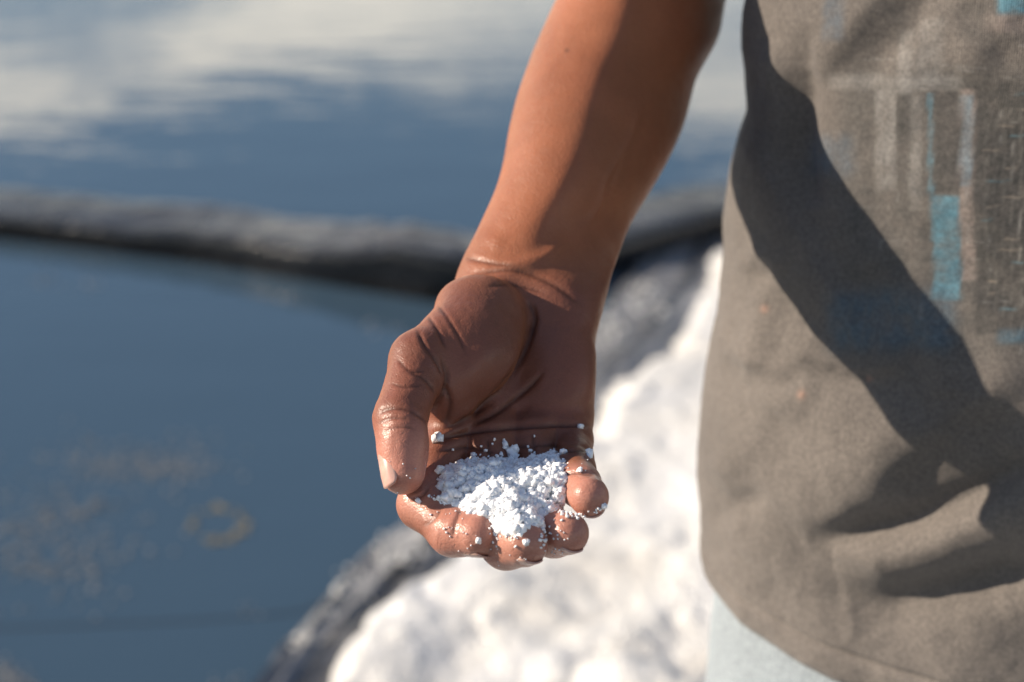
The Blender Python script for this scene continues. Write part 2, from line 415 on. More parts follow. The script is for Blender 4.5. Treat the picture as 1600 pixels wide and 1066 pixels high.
# joints: (px, py, depth, radius mm)
FINGERS = {
    'index':  [(700, 668, 1.000, 13.5), (690, 712, 0.982, 13.0), (660, 788, 0.944, 12.0), (708, 832, 0.923, 11.4), (744, 838, 0.914, 10.8)],
    'middle': [(768, 664, 1.000, 13.5), (765, 715, 0.975, 12.5), (752, 822, 0.940, 11.6), (790, 852, 0.918, 11.4), (820, 850, 0.904, 11.2)],
    'ring':   [(832, 657, 1.000, 13.0), (835, 710, 0.975, 12.0), (842, 805, 0.942, 11.2), (864, 833, 0.921, 11.0), (887, 834, 0.908, 10.4)],
    'little': [(890, 645, 1.003, 12.5), (893, 690, 0.980, 11.0), (898, 735, 0.953, 10.6), (906, 757, 0.932, 10.4), (920, 776, 0.915, 9.9)],
}
THUMB = [(752, 505, 1.020, 21.0), (655, 563, 0.985, 15.0), (625, 655, 0.962, 14.0), (629, 738, 0.950, 11.2)]
# forearm: (py, left px, right px, centre depth, half depth)
ARM = [(520, 700, 930, 1.050, 0.026), (470, 704, 945, 1.052, 0.027), (430, 710, 957, 1.056, 0.027), (400, 722, 968, 1.062, 0.029), (370, 738, 978, 1.070, 0.032),
       (330, 757, 998, 1.081, 0.037), (290, 775, 1024, 1.093, 0.042), (250, 785, 1047, 1.105, 0.046), (200, 793, 1070, 1.121, 0.049),
       (150, 805, 1083, 1.136, 0.051), (128, 813, 1087, 1.142, 0.051), (100, 823, 1102, 1.150, 0.051), (60, 839, 1126, 1.160, 0.050), (0, 866, 1136, 1.175, 0.050),
       (-60, 895, 1150, 1.187, 0.050), (-150, 935, 1180, 1.200, 0.050), (-300, 985, 1225, 1.220, 0.050), (-520, 1030, 1275, 1.245, 0.052), (-760, 1060, 1320, 1.270, 0.056)]
ARM = np.array(sorted(ARM)); 
_yy = np.linspace(ARM[0, 0], ARM[-1, 0], 300)
def _sm(col):
    v = np.interp(_yy, ARM[:, 0], ARM[:, col]); k = np.hanning(17); k /= k.sum()
    return np.convolve(np.pad(v, 8, mode='reflect', reflect_type='odd'), k, 'valid')
_aL, _aR, _aD, _aH = (_sm(c) for c in (1, 2, 3, 4))
def sd_arm(p):
    py = p[:, 1] / p[:, 2] * FPX + H_ / 2; px = p[:, 0] / p[:, 2] * FPX + W / 2
    l = np.interp(py, _yy, _aL); r = np.interp(py, _yy, _aR); d = np.interp(py, _yy, _aD); h = np.interp(py, _yy, _aH)
    hw = (r - l) / 2 * 0.985
    u = np.abs(px - (l + r) / 2) / hw; xx = (px - (l + r) / 2) / FPX * d; dr = 0.98 * 0.5 * (xx + 0.006 + np.sqrt((xx + 0.006) ** 2 + 0.008 ** 2)) * sstep(460, 330, py); v = np.abs(p[:, 2] - d - dr) / h
    f = ((u ** 2.25 + v ** 2.25) ** (1 / 2.25) - 1) * (hw / FPX * d) * 0.72
    cap1 = (py - 520) / FPX * d; cap0 = (-740 - py) / FPX * d
    return smax(smax(f, cap1, 0.03), cap0, 0.02)
def sd_palm(p):
    f = None
    wr = [A(790, 470, 1.048), A(820, 460, 1.052), A(850, 462, 1.052), A(885, 475, 1.048)]
    for (nm, j), w0 in zip(FINGERS.items(), wr):
        a = cone(p, w0, A(*j[0][:3]), 17 * MM, (j[0][3] + 0.5) * MM)
        f = a if f is None else smin(f, a, 10 * MM)
    # hypothenar and thenar eminences
    hy = ell(p, A(872, 560, 1.006), basis(A(890, 640, .995) - A(880, 480, 1.035), np.array([0, 0, 1.])), (21 * MM, 42 * MM, 18 * MM))
    f = smin(f, hy, 12 * MM)
    hy2 = ell(p, A(868, 492, 1.020), np.eye(3), (20 * MM, 17 * MM, 15 * MM)); f = smin(f, hy2, 10 * MM)
    th = ell(p, A(738, 545, .998), basis(A(690, 650, .965) - A(785, 450, 1.03), np.array([0, 0, 1.])), (25 * MM, 44 * MM, 21 * MM))
    f = smin(f, th, 8 * MM)
    th2 = ell(p, A(745, 478, 1.020), np.eye(3), (22 * MM, 17 * MM, 18 * MM)); f = smin(f, th2, 9 * MM)
    # distal pads of the palm below each finger
    for q in ((735, 690, .985), (800, 686, .982), (860, 680, .984)):
        f = smin(f, ell(p, A(*q), np.eye(3), (13 * MM, 10 * MM, 12 * MM)), 8 * MM)
    f = smin(f, cone(p, A(680, 612, .996), A(708, 672, 1.004), 12 * MM, 11 * MM), 8 * MM)
    f = smin(f, ell(p, A(708, 626, .984), np.eye(3), (15 * MM, 14 * MM, 13 * MM)), 5 * MM)
    # hollow of the hand
    f = smax(f, -ell(p, A(795, 640, .945), basis(A(740, 660, .96) - A(845, 540, .975), np.array([0, 0, 1.])), (20 * MM, 34 * MM, 29 * MM)), 16 * MM)
    return f
def sd_finger(p, j):
    f = None
    for k in range(len(j) - 1):
        a, b = A(*j[k][:3]), A(*j[k + 1][:3])
        c = cone(p, a, b, j[k][3] * MM, j[k + 1][3] * MM)
        f = c if f is None else smin(f, c, 5 * MM)
    return f
def sd_thumb(p):
    T = [A(*q[:3]) for q in THUMB]; R = [q[3] * MM for q in THUMB]
    f = cone(p, T[0], T[1], R[0], R[1])
    f = smin(f, cone(p, T[1], T[2], R[1], R[2] * 0.93), 6 * MM)
    f = smin(f, cone(p, T[2], T[3], R[2] * 0.95, R[3]), 4 * MM)
    f = smin(f, ell(p, (T[2] + T[3]) / 2 + np.array([.002, -.001, -.004]), np.eye(3), (11.5 * MM, 17 * MM, 10 * MM)), 6 * MM)
    return f
HAND_C = A(770, 660, .97); MCP = [A(*j[1][:3]) for j in FINGERS.values()]
def sdf(p):
    p = np.ascontiguousarray(p, dtype=np.float32)
    out = sd_arm(p)
    near = (np.abs(p - HAND_C) < np.array([.12, .13, .14])).all(1)
    q = p[near]
    if len(q):
        th = sd_thumb(q); pl = sd_palm(q)
        body = smin(smin(out[near], pl, 16 * MM), th, 9 * MM)
        fg = None
        for j in FINGERS.values():
            c = sd_finger(q, j); fg = c if fg is None else smin(fg, c, 0.7 * MM)
        dm = np.min([np.sqrt(((q - mm_) ** 2).sum(1)) for mm_ in MCP], 0)
        k = (1.0 + 9.0 * (1 - sstep(0.012, 0.036, dm))) * MM
        out[near] = smin(body, fg, k)
    return out

def polygonise(h):
    lo = np.array([-0.085, -0.60, 0.880]); hi = np.array([0.30, 0.135, 1.46]); B = 8
    nb = np.ceil((hi - lo) / (h * B)).astype(int)
    # coarse pass, two levels
    def centres(idx, s): return lo + (idx + 0.5) * s
    S0 = h * B * 4; n0 = np.ceil((hi - lo) / S0).astype(int)
    g = np.stack(np.meshgrid(*[np.arange(n) for n in n0], indexing='ij'), -1).reshape(-1, 3)
    f = sdf(centres(g, S0)); g = g[np.abs(f) < S0 * 1.5 + 0.012]
    off = np.stack(np.meshgrid(*[np.arange(4)] * 3, indexing='ij'), -1).reshape(-1, 3)
    g = (g[:, None] * 4 + off[None]).reshape(-1, 3); S1 = h * B
    f = sdf(centres(g, S1)); g = g[np.abs(f) < S1 * 1.35 + 0.002]
    off = np.stack(np.meshgrid(*[np.arange(B)] * 3, indexing='ij'), -1).reshape(-1, 3)
    cells = (g[:, None] * B + off[None]).reshape(-1, 3)
    N = (nb + 2) * B + 2; key = lambda c: (c[:, 0].astype(np.int64) * N[1] + c[:, 1]) * N[2] + c[:, 2]
    # sample the corner points of those cells
    cor = np.stack(np.meshgrid(*[np.arange(B + 1)] * 3, indexing='ij'), -1).reshape(-1, 3)
    pts = (g[:, None] * B + cor[None]).reshape(-1, 3)
    pk, first = np.unique(key(pts), return_index=True); pts = pts[first]
    val = np.empty(len(pts), np.float32)
    for s in range(0, len(pts), 400000): val[s:s + 400000] = sdf(lo + pts[s:s + 400000] * h)
    cv = []
    cc = [(a, b, c) for a in (0, 1) for b in (0, 1) for c in (0, 1)]
    for o in cc: cv.append(val[np.searchsorted(pk, key(cells + np.array(o)))])
    cv = np.stack(cv, 1); act = (cv.min(1) < 0) & (cv.max(1) >= 0); cells = cells[act]; cv = cv[act]
    acc = np.zeros((len(cells), 3)); cnt = np.zeros(len(cells)); ci = {o: k for k, o in enumerate(cc)}
    for o in cc:
        for ax in range(3):
            if o[ax]: continue
            o2 = list(o); o2[ax] = 1; a, b = cv[:, ci[o]], cv[:, ci[tuple(o2)]]
            x = (a < 0) != (b < 0); t = np.where(x, a / np.where(x, a - b, 1), 0)
            pt = np.tile(np.array(o, float), (len(cells), 1)); pt[:, ax] = t
            acc[x] += pt[x]; cnt[x] += 1
    V = lo + (cells + acc / cnt[:, None]) * h
    ck = key(cells); order = np.argsort(ck); cks = ck[order]
    F = []
    for ax in range(3):
        o2 = [0, 0, 0]; o2[ax] = 1
        a, b = cv[:, 0], cv[:, ci[tuple(o2)]]; x = (a < 0) != (b < 0)
        e1, e2 = [np.eye(3, dtype=int)[(ax + q) % 3] for q in (1, 2)]
        base = cells[x]; flip = (a < 0)[x]; quad = []; ok = np.ones(len(base), bool)
        for d in (0 * e1, -e1, -e1 - e2, -e2):
            kk = key(base + d); i = np.clip(np.searchsorted(cks, kk), 0, len(cks) - 1); ok &= cks[i] == kk; quad.append(order[i])
        quad = np.stack(quad, 1)[ok]; flip = flip[ok]
        quad[~flip] = quad[~flip][:, ::-1]; F.append(quad)
    F = np.vstack(F)
    def grad(V):
        e = h * 0.6; gr = np.stack([sdf(V + np.eye(3)[k] * e) - sdf(V - np.eye(3)[k] * e) for k in range(3)], 1) / (2 * e)
        return gr
    for _ in range(1):
        gr = grad(V); g2 = (gr * gr).sum(1) + 1e-6; st = (sdf(V) / g2)[:, None] * gr
        V = V - np.clip(st, -h * .7, h * .7)
    gr = grad(V); Nn = gr / (np.linalg.norm(gr, axis=1)[:, None] + 1e-9)
    return V, F, Nn

# relief lines on the skin: (pixel polyline, depth mm, half width px, taper, side sign)
CREASES = [
    ([(836, 478), (832, 515), (815, 560), (782, 605), (738, 648), (690, 674)], 1.6, 4.0),
    ([(735, 668), (780, 642), (822, 610), (850, 580)], 1.3, 4.0),
    ([(672, 690), (730, 676), (800, 668), (860, 664), (924, 664)], 2.0, 4.0),
    ([(676, 468), (700, 497), (718, 530), (728, 552)], 0.7, 2.6),
    ([(664, 488), (684, 515), (698, 545)], 0.7, 2.6),
    ([(652, 512), (664, 540), (682, 565), (692, 590)], 0.9, 3.0),
    ([(690, 560), (698, 590), (690, 618), (672, 640)], 1.4, 4.0),
    ([(588, 648), (606, 640), (630, 640), (655, 650), (668, 662)], 0.6, 3.0),
    ([(590, 662), (612, 654), (640, 656)], 0.4, 2.5),
    ([(640, 582), (664, 594), (680, 615)], 0.6, 3.0),
    ([(738, 428), (780, 424), (822, 428), (870, 448), (910, 478)], 1.0, 4.0),
    ([(724, 402), (768, 412), (810, 420)], 0.7, 4.0),
    ([(826, 470), (836, 500), (828, 520)], 0.8, 4.0),
    ([(870, 706), (895, 703), (925, 700)], 1.2, 3.5),
    ([(876, 742), (900, 738), (932, 742)], 0.9, 3.0),
    ([(672, 760), (660, 775), (640, 782)], 0.7, 3.0),
    ([(690, 796), (676, 812), (662, 822)], 0.6, 3.0),
    ([(724, 790), (714, 812), (706, 842)], 0.6, 3.0),
    ([(694, 600), (704, 630), (696, 662)], 1.2, 4.0),
    ([(762, 684), (766, 722)], 0.8, 3.5), ([(832, 678), (836, 716)], 0.8, 3.5),
    ([(684, 706), (730, 700), (780, 708)], 0.7, 3.0), ([(800, 700), (850, 696), (880, 700)], 0.7, 3.0),
    ([(620, 560), (640, 580), (664, 582)], 0.45, 2.6), ([(612, 600), (636, 606), (660, 602)], 0.35, 2.4),
    ([(598, 676), (622, 668), (650, 670)], 0.3, 2.2),
    ([(760, 448), (800, 446), (850, 458)], 0.4, 3.0),
]
RIDGES = [
    ([(770, 425), (806, 416), (850, 402), (886, 376)], 2.0, 12.0),
    ([(812, 424), (850, 414), (880, 420)], 0.35, 9.0),
    ([(884, 384), (915, 352), (938, 318), (948, 280), (985, 215), (1005, 150)], 0.7, 6.0),
    ([(938, 318), (960, 290), (980, 230)], 0.5, 5.0),
    ([(730, 380), (760, 372), (790, 385)], 0.8, 14.0),
]
def build_body():
    V, F, N = polygonise(0.0009)
    px = np.stack([V[:, 0] / V[:, 2] * FPX + W / 2, V[:, 1] / V[:, 2] * FPX + H_ / 2], 1)
    view = V / np.linalg.norm(V, axis=1)[:, None]; facing = -(N * view).sum(1)
    fr = sstep(0.05, 0.35, facing)
    disp = np.zeros(len(V)); crease_dark = np.zeros(len(V))
    for line, dep, hw in CREASES:
        d, run, s = poly_dist(px, smooth_line(line, 5), 45); tap = np.minimum(1, np.minimum(run, 1 - run) * 6 + 0.12)
        g = np.exp(-(d / hw) ** 2) * tap * fr; disp -= g * dep * MM * 0.95
        disp += np.exp(-((d - hw * 2.6) / (hw * 1.8)) ** 2) * tap * fr * dep * MM * 0.22
        crease_dark = np.maximum(crease_dark, np.exp(-(d / (hw * 0.8)) ** 2) * tap * fr)
    for line, dep, hw in RIDGES:
        d, run, s = poly_dist(px, smooth_line(line, 5), 45); tap = np.minimum(1, np.minimum(run, 1 - run) * 4 + 0.05)
        disp += np.exp(-(d / hw) ** 2) * tap * fr * dep * MM
    hand = sstep(395, 470, px[:, 1])
    disp += fbm(V * 45, 2) * 0.0005 * (0.4 + 0.6 * hand) + fbm(V * 260, 2) * 0.00012 * hand
    V = V + N * disp[:, None]
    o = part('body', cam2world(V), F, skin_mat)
    # pigment: brown forearm, redder palm with painted shade, pinker fingertips with painted sun, darkened creases
    arm_c = np.array([0.275, 0.102, 0.050]); palm_c = np.array([0.195, 0.074, 0.047]); tip_c = np.array([0.50, 0.225, 0.165])
    c = arm_c + (palm_c - arm_c) * (hand * sstep(-0.1, 0.5, facing))[:, None]
    tip = np.zeros(len(V))
    for j in list(FINGERS.values()) + [THUMB]:
        t = A(*j[-1][:3]); tip = np.maximum(tip, 1 - sstep(0.011, 0.036, np.linalg.norm(V - t, axis=1)))
    c = c + (tip_c - c) * (tip * 0.85)[:, None]
    mot = fbm(V * 38, 4)
    c = c * (1 + 0.13 * mot)[:, None]; c[:, 0] *= 1 + 0.05 * vnoise(V * 20)
    c = c * (1 - 0.45 * crease_dark)[:, None]  # creases: darker skin tone with the groove's shade painted in
    mole = np.exp(-((px[:, 0] - 886) ** 2 + (px[:, 1] - 79) ** 2) / 9.0) * fr; c = c * (1 - 0.6 * mole)[:, None]
    col_attr(o, 'pigment_and_light', c)
    wet = np.clip(tip * (0.75 + 0.5 * fbm(V * 90, 3)), 0, 1); col_attr(o, 'wet', np.repeat(wet[:, None], 3, 1))
    return o
def make_skin():
    w = Mat('skin'); at = w.n('ShaderNodeVertexColor'); at.layer_name = 'pigment_and_light'
    fine = w.noise(900, 3, 0.6); r = w.ramp(fine.outputs[0], [(0.3, (0.90, 0.88, 0.86)), (0.7, (1.08, 1.08, 1.08))])
    w.l(w.mix('MULTIPLY', 1.0, at.outputs[0], r.outputs[0]), w.b.inputs['Base Color'])
    w.set(Roughness=0.46, IOR=1.42); w.b.inputs['Subsurface Weight'].default_value = 0.12
    w.b.inputs['Subsurface Radius'].default_value = (1.0, 0.35, 0.2); w.b.inputs['Subsurface Scale'].default_value = 0.004
    rg = w.noise(120, 4, 0.6); rr = w.ramp(rg.outputs[0], [(0.35, (0.36,) * 3), (0.7, (0.54,) * 3)]); wt = w.n('ShaderNodeVertexColor'); wt.layer_name = 'wet'; w.l(w.mix('MIX', wt.outputs[0], rr.outputs[0], (0.27, 0.27, 0.27)), w.b.inputs['Roughness'])
    vo = w.n('ShaderNodeTexVoronoi', feature='DISTANCE_TO_EDGE'); vo.inputs['Scale'].default_value = 700
    w.l(w.tc.outputs['Object'], vo.inputs['Vector'])
    b = w.noise(330, 4, 0.6)
    vo2 = w.n('ShaderNodeTexVoronoi', feature='DISTANCE_TO_EDGE'); vo2.inputs['Scale'].default_value = 190
    dn = w.noise(90, 2); av = w.n('ShaderNodeVectorMath', operation='MULTIPLY_ADD'); w.l(dn.outputs['Color'], av.inputs[0]); av.inputs[1].default_value = (0.012,) * 3; w.l(w.tc.outputs['Object'], av.inputs[2]); w.l(av.outputs[0], vo2.inputs['Vector'])
    cr = w.ramp(vo2.outputs['Distance'], [(0.0, (0,) * 3), (0.10, (1,) * 3)])
    w.b.inputs['Specular IOR Level'].default_value = 0.46
    w.l(w.bump(vo.outputs['Distance'], 0.35, 0.0005, w.bump(cr.outputs[0], 0.2, 0.0004, w.bump(b.outputs[0], 0.22, 0.001))), w.b.inputs['Normal'])
    return w.m
skin_mat = make_skin()
def make_nail():
    w = Mat('fingernail'); w.set(Base_Color=(0.56, 0.33, 0.25, 1), Roughness=0.25, IOR=1.5)
    a = w.noise(160, 3); r = w.ramp(a.outputs[0], [(0.3, (0.47, 0.27, 0.215)), (0.7, (0.55, 0.36, 0.295))]); w.l(r.outputs[0], w.b.inputs['Base Color'])
    w.b.inputs['Subsurface Weight'].default_value = 0.1; w.b.inputs['Subsurface Scale'].default_value = 0.003
    return w.m
nail_mat = make_nail()
def nail(c, along, out_, wd, ln, r, lift=0.0):
    """a curved plate: c centre of the plate on the skin, along = to the free edge, out_ = away from the finger"""
    t = along / np.linalg.norm(along); n = out_ - t * (out_ @ t); n /= np.linalg.norm(n); s = np.cross(t, n)
    V = []; nu, nv = 13, 15
    for lay in (0, 1):
        for j in range(nv):
            v_ = -1 + 2 * j / (nv - 1)
            hw = wd * (1 - 0.16 * max(0, -v_) ** 2 - (0.25 * max(0, (v_ - .55) / .45) ** 2))
            for i in range(nu):
                u = -1 + 2 * i / (nu - 1); x = hw * u
                z = math.sqrt(max(r * r - x * x, 1e-10)) - r - 0.10 * ln * v_ * v_ * 0.5
                end = ln * v_ + (0.12 * ln * (1 - u * u) * (1 if v_ > 0 else -1) * abs(v_) ** 3)
                V.append(c + s * x + t * end + n * (z + lift - lay * 0.0009))
    V = np.array(V); F = [list(q) for q in grid_faces(nu, nv)]; k = nu * nv
    G2 = [[a + k for a in f][::-1] for f in F]
    ring = [i for i in range(nu)] + [j * nu + nu - 1 for j in range(1, nv)] + [(nv - 1) * nu + i for i in range(nu - 2, -1, -1)] + [j * nu for j in range(nv - 2, 0, -1)]
    side = [[ring[i], ring[i] + k, ring[(i + 1) % len(ring)] + k, ring[(i + 1) % len(ring)]] for i in range(len(ring))]
    return part('fingernail', cam2world(V), F + G2 + side, nail_mat)
def build_nails():
    T = [A(*q[:3]) for q in THUMB]; al = T[3] - T[2]; o = np.array([-0.70, 0.0, -0.72])
    c = T[3] + np.array([-.0015, -0.002, 0]) + o * 0.0107; nail(c, al + np.array([0.004, 0, -.000]), o, 0.0056, 0.0086, 0.0080)
    for nm, o, e in (('index', (0.25, 0.92, -0.1), 0), ('middle', (0.10, 0.92, -.25), 0), ('ring', (0.05, 0.92, -.25), 0), ('little', (0.25, 0.92, -0.2), 0)):
        j = FINGERS[nm]; a, b = A(*j[-2][:3]), A(*j[-1][:3]); al = b - a; al /= np.linalg.norm(al)
        o = np.array(o); o = o - al * (o @ al); o /= np.linalg.norm(o); r = j[-1][3] * MM
        nail(b - al * r * 0.02 + o * (r - 0.0002), al - o * 0.06, o, r * 0.64, r * 0.68, r * 0.92)

# ---- shirt and jeans
XC, YC = 0.322, 1.145
EDGE_L = [(-500, 1222), (-300, 1216), (-100, 1202), (0, 1192), (60, 1184), (110, 1180), (160, 1183), (215, 1184), (250, 1172), (300, 1160), (400, 1152), (480, 1145), (560, 1135), (640, 1117), (720, 1106), (800, 1101), (870, 1104), (945, 1110), (1100, 1110), (1300, 1120)]
def torso_profile():
    pts = np.array([G_at_y(px, py, YC - 0.03) for py, px in EDGE_L]); return pts[::-1, 2], XC - pts[::-1, 0]
def G_at_y(px, py, y):
    r = P(px, py, 1.0) - np.array([0, 0, CAM_Z]); return np.array([0, 0, CAM_Z]) + r * (y / r[1])
TZ, TA = torso_profile()
TURN = math.radians(-31)
def torso_pt(th, z, grow=0.0):
    a = np.interp(z, TZ, TA) + grow
    b = np.interp(z, [0.55, 0.75, 0.88, 1.0, 1.15, 1.3, 1.45], [0.120, 0.130, 0.140, 0.142, 0.128, 0.118, 0.10]) + grow
    e = 2 / 2.5
    c, s = np.cos(th), np.sin(th)
    x = np.sign(c) * np.abs(c) ** e * a; y = np.sign(s) * np.abs(s) ** e * b
    xr = x * math.cos(TURN) - y * math.sin(TURN); yr = x * math.sin(TURN) + y * math.cos(TURN)
    return np.stack([XC + xr, YC + yr, z + 0 * xr], -1)
_want = TA.copy(); _t = np.linspace(0, 2 * math.pi, 400)
for _ in range(5):      # the turned body keeps the outline it should have
    TA = np.array([t_ * w_ / (XC - torso_pt(_t, z_)[:, 0].min()) for t_, w_, z_ in zip(TA, _want, TZ)])
FOLDS = [ # px polyline, height mm, half width on its left/upper side, on its right/lower side (px)
    ([(1168, 40), (1172, 150), (1215, 300), (1262, 392), (1312, 478), (1345, 560)], 7, 18, 60),
    ([(1225, 535), (1300, 562), (1360, 572), (1420, 560)], 5, 60, 18),
    ([(1240, 835), (1340, 760), (1430, 680), (1520, 620), (1640, 560)], 10, 80, 46),
    ([(1262, 846), (1400, 828), (1500, 790), (1640, 715)], -9, 30, 16),
    ([(1300, 885), (1420, 865), (1520, 825), (1640, 765)], 9, 30, 55),
    ([(1262, 40), (1246, 130), (1240, 230), (1262, 320)], -5, 16, 22),
    ([(1200, 60), (1205, 160), (1225, 250)], 5, 16, 20),
    ([(1150, 420), (1200, 400), (1240, 420)], 3, 20, 20),
    ([(1140, 560), (1190, 590), (1260, 600)], -3, 16, 20),
    ([(1400, 420), (1460, 520), (1480, 620)], 4, 30, 26),
    ([(1330, 965), (1450, 940), (1640, 890)], -8, 40, 40),
    ([(1250, 930), (1400, 935), (1540, 905), (1640, 880)], -5, 40, 35),
    ([(1120, 760), (1160, 700), (1220, 660)], 3, 30, 30),
    ([(1110, 820), (1150, 790), (1210, 772)], -3, 20, 20),
    ([(1200, 430), (1190, 520), (1170, 600)], 4, 25, 25),
    ([(1262, 110), (1250, 220), (1262, 330)], -6, 22, 30),
    ([(1400, -40), (1320, 50), (1265, 130)], 4, 24, 40),
    ([(1480, -60), (1410, 50), (1330, 130)], -4, 26, 34),
    ([(1600, -60), (1550, 50), (1480, 130)], 4, 34, 40),
]
HEM_Z = float(G_at_y(1100, 938, YC - 0.02)[2])
def hem_z(th):      # hem a little lower in front
    return HEM_Z - 0.022 * np.sin(-th) ** 3
def build_shirt():
    nu, nv = 760, 460
    th = np.linspace(0, 2 * math.pi, nu, endpoint=False)
    # denser on the camera side
    th = th + 0.55 * np.sin(th * 1.0 - math.pi / 2 + math.pi) * 0 
    V = np.zeros((nv, nu, 3)); s = np.linspace(0, 1, nv)
    for j in range(nv):
        z = hem_z(th) * (1 - s[j]) + 1.42 * s[j]
        V[j] = torso_pt(th, z, 0.0)
    V = V.reshape(-1, 3)
    def normals(V):
        Q = V.reshape(nv, nu, 3); du = np.roll(Q, -1, 1) - np.roll(Q, 1, 1); dv_ = np.gradient(Q, axis=0)
        n = np.cross(du, dv_); n /= np.linalg.norm(n, axis=2)[..., None] + 1e-12; return n.reshape(-1, 3)
    N = normals(V); px = world2px(V); pix = px[:, :2]
    front = sstep(YC + 0.05, YC - 0.02, V[:, 1])
    disp = np.zeros(len(V))
    for line, hgt, wl, wr in FOLDS:
        d, run, side = poly_dist(pix, smooth_line(line, 6), 240); tap = np.clip(np.minimum(run, 1 - run) * 5, 0.0, 1) ** 0.8
        w = np.where(side > 0, wr, wl) if line[0][0] > line[-1][0] else np.where(side > 0, wr, wl)
        disp += np.exp(-(d / w) ** 2) * tap * hgt * MM
    dg = np.stack([(pix[:, 0] + pix[:, 1] * 0.9) * 0.0022, (pix[:, 1] - pix[:, 0] * 0.9) * 0.0075, np.full(len(V), 3.7)], 1)
    disp += 0.0030 * fbm(dg, 3) - 0.0022 * np.abs(vnoise(dg * 1.7 + 8.0))
    disp = disp * front
    disp += (0.0035 * fbm(V * np.array([9, 9, 5.0]), 3) + 0.0012 * fbm(V * 34, 3))
    # back and hidden side: loose vertical folds
    disp += (1 - front) * 0.008 * vnoise(V * np.array([16, 16, 2.0]))
    # hem: doubled band with a stitch line
    zrel = (V[:, 2] - np.tile(hem_z(th), nv))
    band = 0.024
    disp += np.where(zrel < band, 0.0014, 0) * 1.0 - 0.0026 * np.exp(-((zrel - band) / 0.0024) ** 2)
    disp -= 0.004 * np.exp(-(zrel / 0.004) ** 2)
    disp += 0.004 * sstep(0.10, 0.0, zrel) * (0.6 + 0.4 * np.sin(3 * np.tile(th, nv)))
    V = V + N * disp[:, None]
    # ---- dye and print
    base = np.array([0.140, 0.124, 0.111])
    mot = fbm(V * 11, 4)
    c = base * (1 + 0.16 * mot)[:, None]
    c = c * (1 - 0.10 * sstep(0.9, 1.15, V[:, 2]))[:, None]
    def box(x0, y0, x1, y1, rgb, a, soft=3.0, skew=0.0):
        x = pix[:, 0] - skew * (pix[:, 1] - y0); y = pix[:, 1]
        mk = sstep(x0 - soft, x0 + soft, x) * sstep(x1 + soft, x1 - soft, x) * sstep(y0 - soft, y0 + soft, y) * sstep(y1 + soft, y1 - soft, y)
        wear = 0.75 + 0.35 * vnoise(np.c_[pix * 0.06, np.zeros(len(pix))]) + 0.2 * vnoise(np.c_[pix * 0.3, np.ones(len(pix))])
        mk = mk * np.clip(wear, 0.2, 1) * a * front
        nonlocal c; c = c + (np.array(rgb) - c) * mk[:, None]
    G1 = (0.115, 0.109, 0.098); G2 = (0.25, 0.24, 0.225); DK = (0.045, 0.044, 0.042); TEAL = (0.085, 0.235, 0.31); PINK = (0.27, 0.22, 0.195)
    box(1310, 110, 1700, 560, (0.088, 0.083, 0.076), 0.9, 26)                       # faded grey panel
    box(1400, 50, 1425, 150, G2, 0.6, 7); box(1435, 30, 1475, 140, G2, 0.5, 9, -0.06); box(1290, 118, 1500, 140, G2, 0.45, 9)
    box(1365, 140, 1398, 300, G2, 0.6, 5); box(1420, 150, 1440, 330, G2, 0.45, 4); box(1400, 145, 1425, 235, DK, 0.6, 5)
    box(1448, 145, 1456, 380, TEAL, 0.4, 1.5, 0.02); box(1460, 145, 1500, 300, DK, 0.55, 3); box(1500, 140, 1522, 440, PINK, 0.75, 3, 0.0)
    box(1502, 150, 1518, 290, (0.17, 0.26, 0.31), 0.6, 3)
    box(1457, 306, 1498, 470, TEAL, 0.72, 3.5); box(1300, 455, 1490, 545, (0.06, 0.13, 0.19), 0.45, 20)
    box(1245, 215, 1330, 275, (0.07, 0.12, 0.17), 0.4, 16); box(1286, -20, 1322, 62, (0.04, 0.09, 0.14), 0.4, 9)
    box(1522, 130, 1700, 520, DK, 0.75, 5)
    for k in range(7):
        x = 1538 + 13 * k
        box(x, 170, x + 4, 500, G1, 0.8, 1.2)
    for k in range(16):
        y = 150 + 22 * k + random.uniform(-6, 6); x = 1530 + random.random() * 60
        box(x, y, x + random.uniform(10, 40), y + 3, (0.30, 0.25, 0.20) if k % 3 else (0.12, 0.22, 0.26), 0.5, 1.2)
    box(1560, -20, 1660, 22, TEAL, 0.8, 6); box(1540, 22, 1660, 50, PINK, 0.7, 8); box(1500, 0, 1560, 60, DK, 0.6, 14)
    box(1560, 515, 1700, 535, (0.06, 0.16, 0.23), 0.5, 7); box(1380, 0, 1420, 70, DK, 0.45, 14)
    for k in range(46):     # the print's fine cracked ruling
        x = random.uniform(1300, 1640); y = random.uniform(130, 480)
        box(x, y, x + random.uniform(1.5, 3), y + random.uniform(30, 120), random.choice((G1, DK, G2)), 0.5, 1.0)
    for k in range(40):
        x = random.uniform(1300, 1640); y = random.uniform(60, 480)
        box(x, y, x + random.uniform(15, 70), y + random.uniform(1.5, 3), random.choice((G1, DK, G2)), 0.4, 1.0)
    # small spots of rust and paint
    for x, y, r_ in ((1257, 615, 7), (1200, 482, 6), (1358, 592, 5)):
        d = np.hypot((pix[:, 0] - x) * 1.2, pix[:, 1] - y); k = np.exp(-(d / r_) ** 2) * front * 0.4
        c = c + (np.array((0.42, 0.22, 0.15)) - c) * k[:, None]
    c = np.clip(c, 0.01, 1)
    rows = np.arange(nv)
    Fc = grid_faces(nu, nv, True)
    # turned-in inner face of the hem so the cloth has thickness
    Q = V.reshape(nv, nu, 3); inner = Q[:40] - normals(V).reshape(nv, nu, 3)[:40] * 0.0022
    V2 = np.vstack([V, inner.reshape(-1, 3)]); n0 = nv * nu
    Fi = grid_faces(nu, 40, True)[:, ::-1] + n0
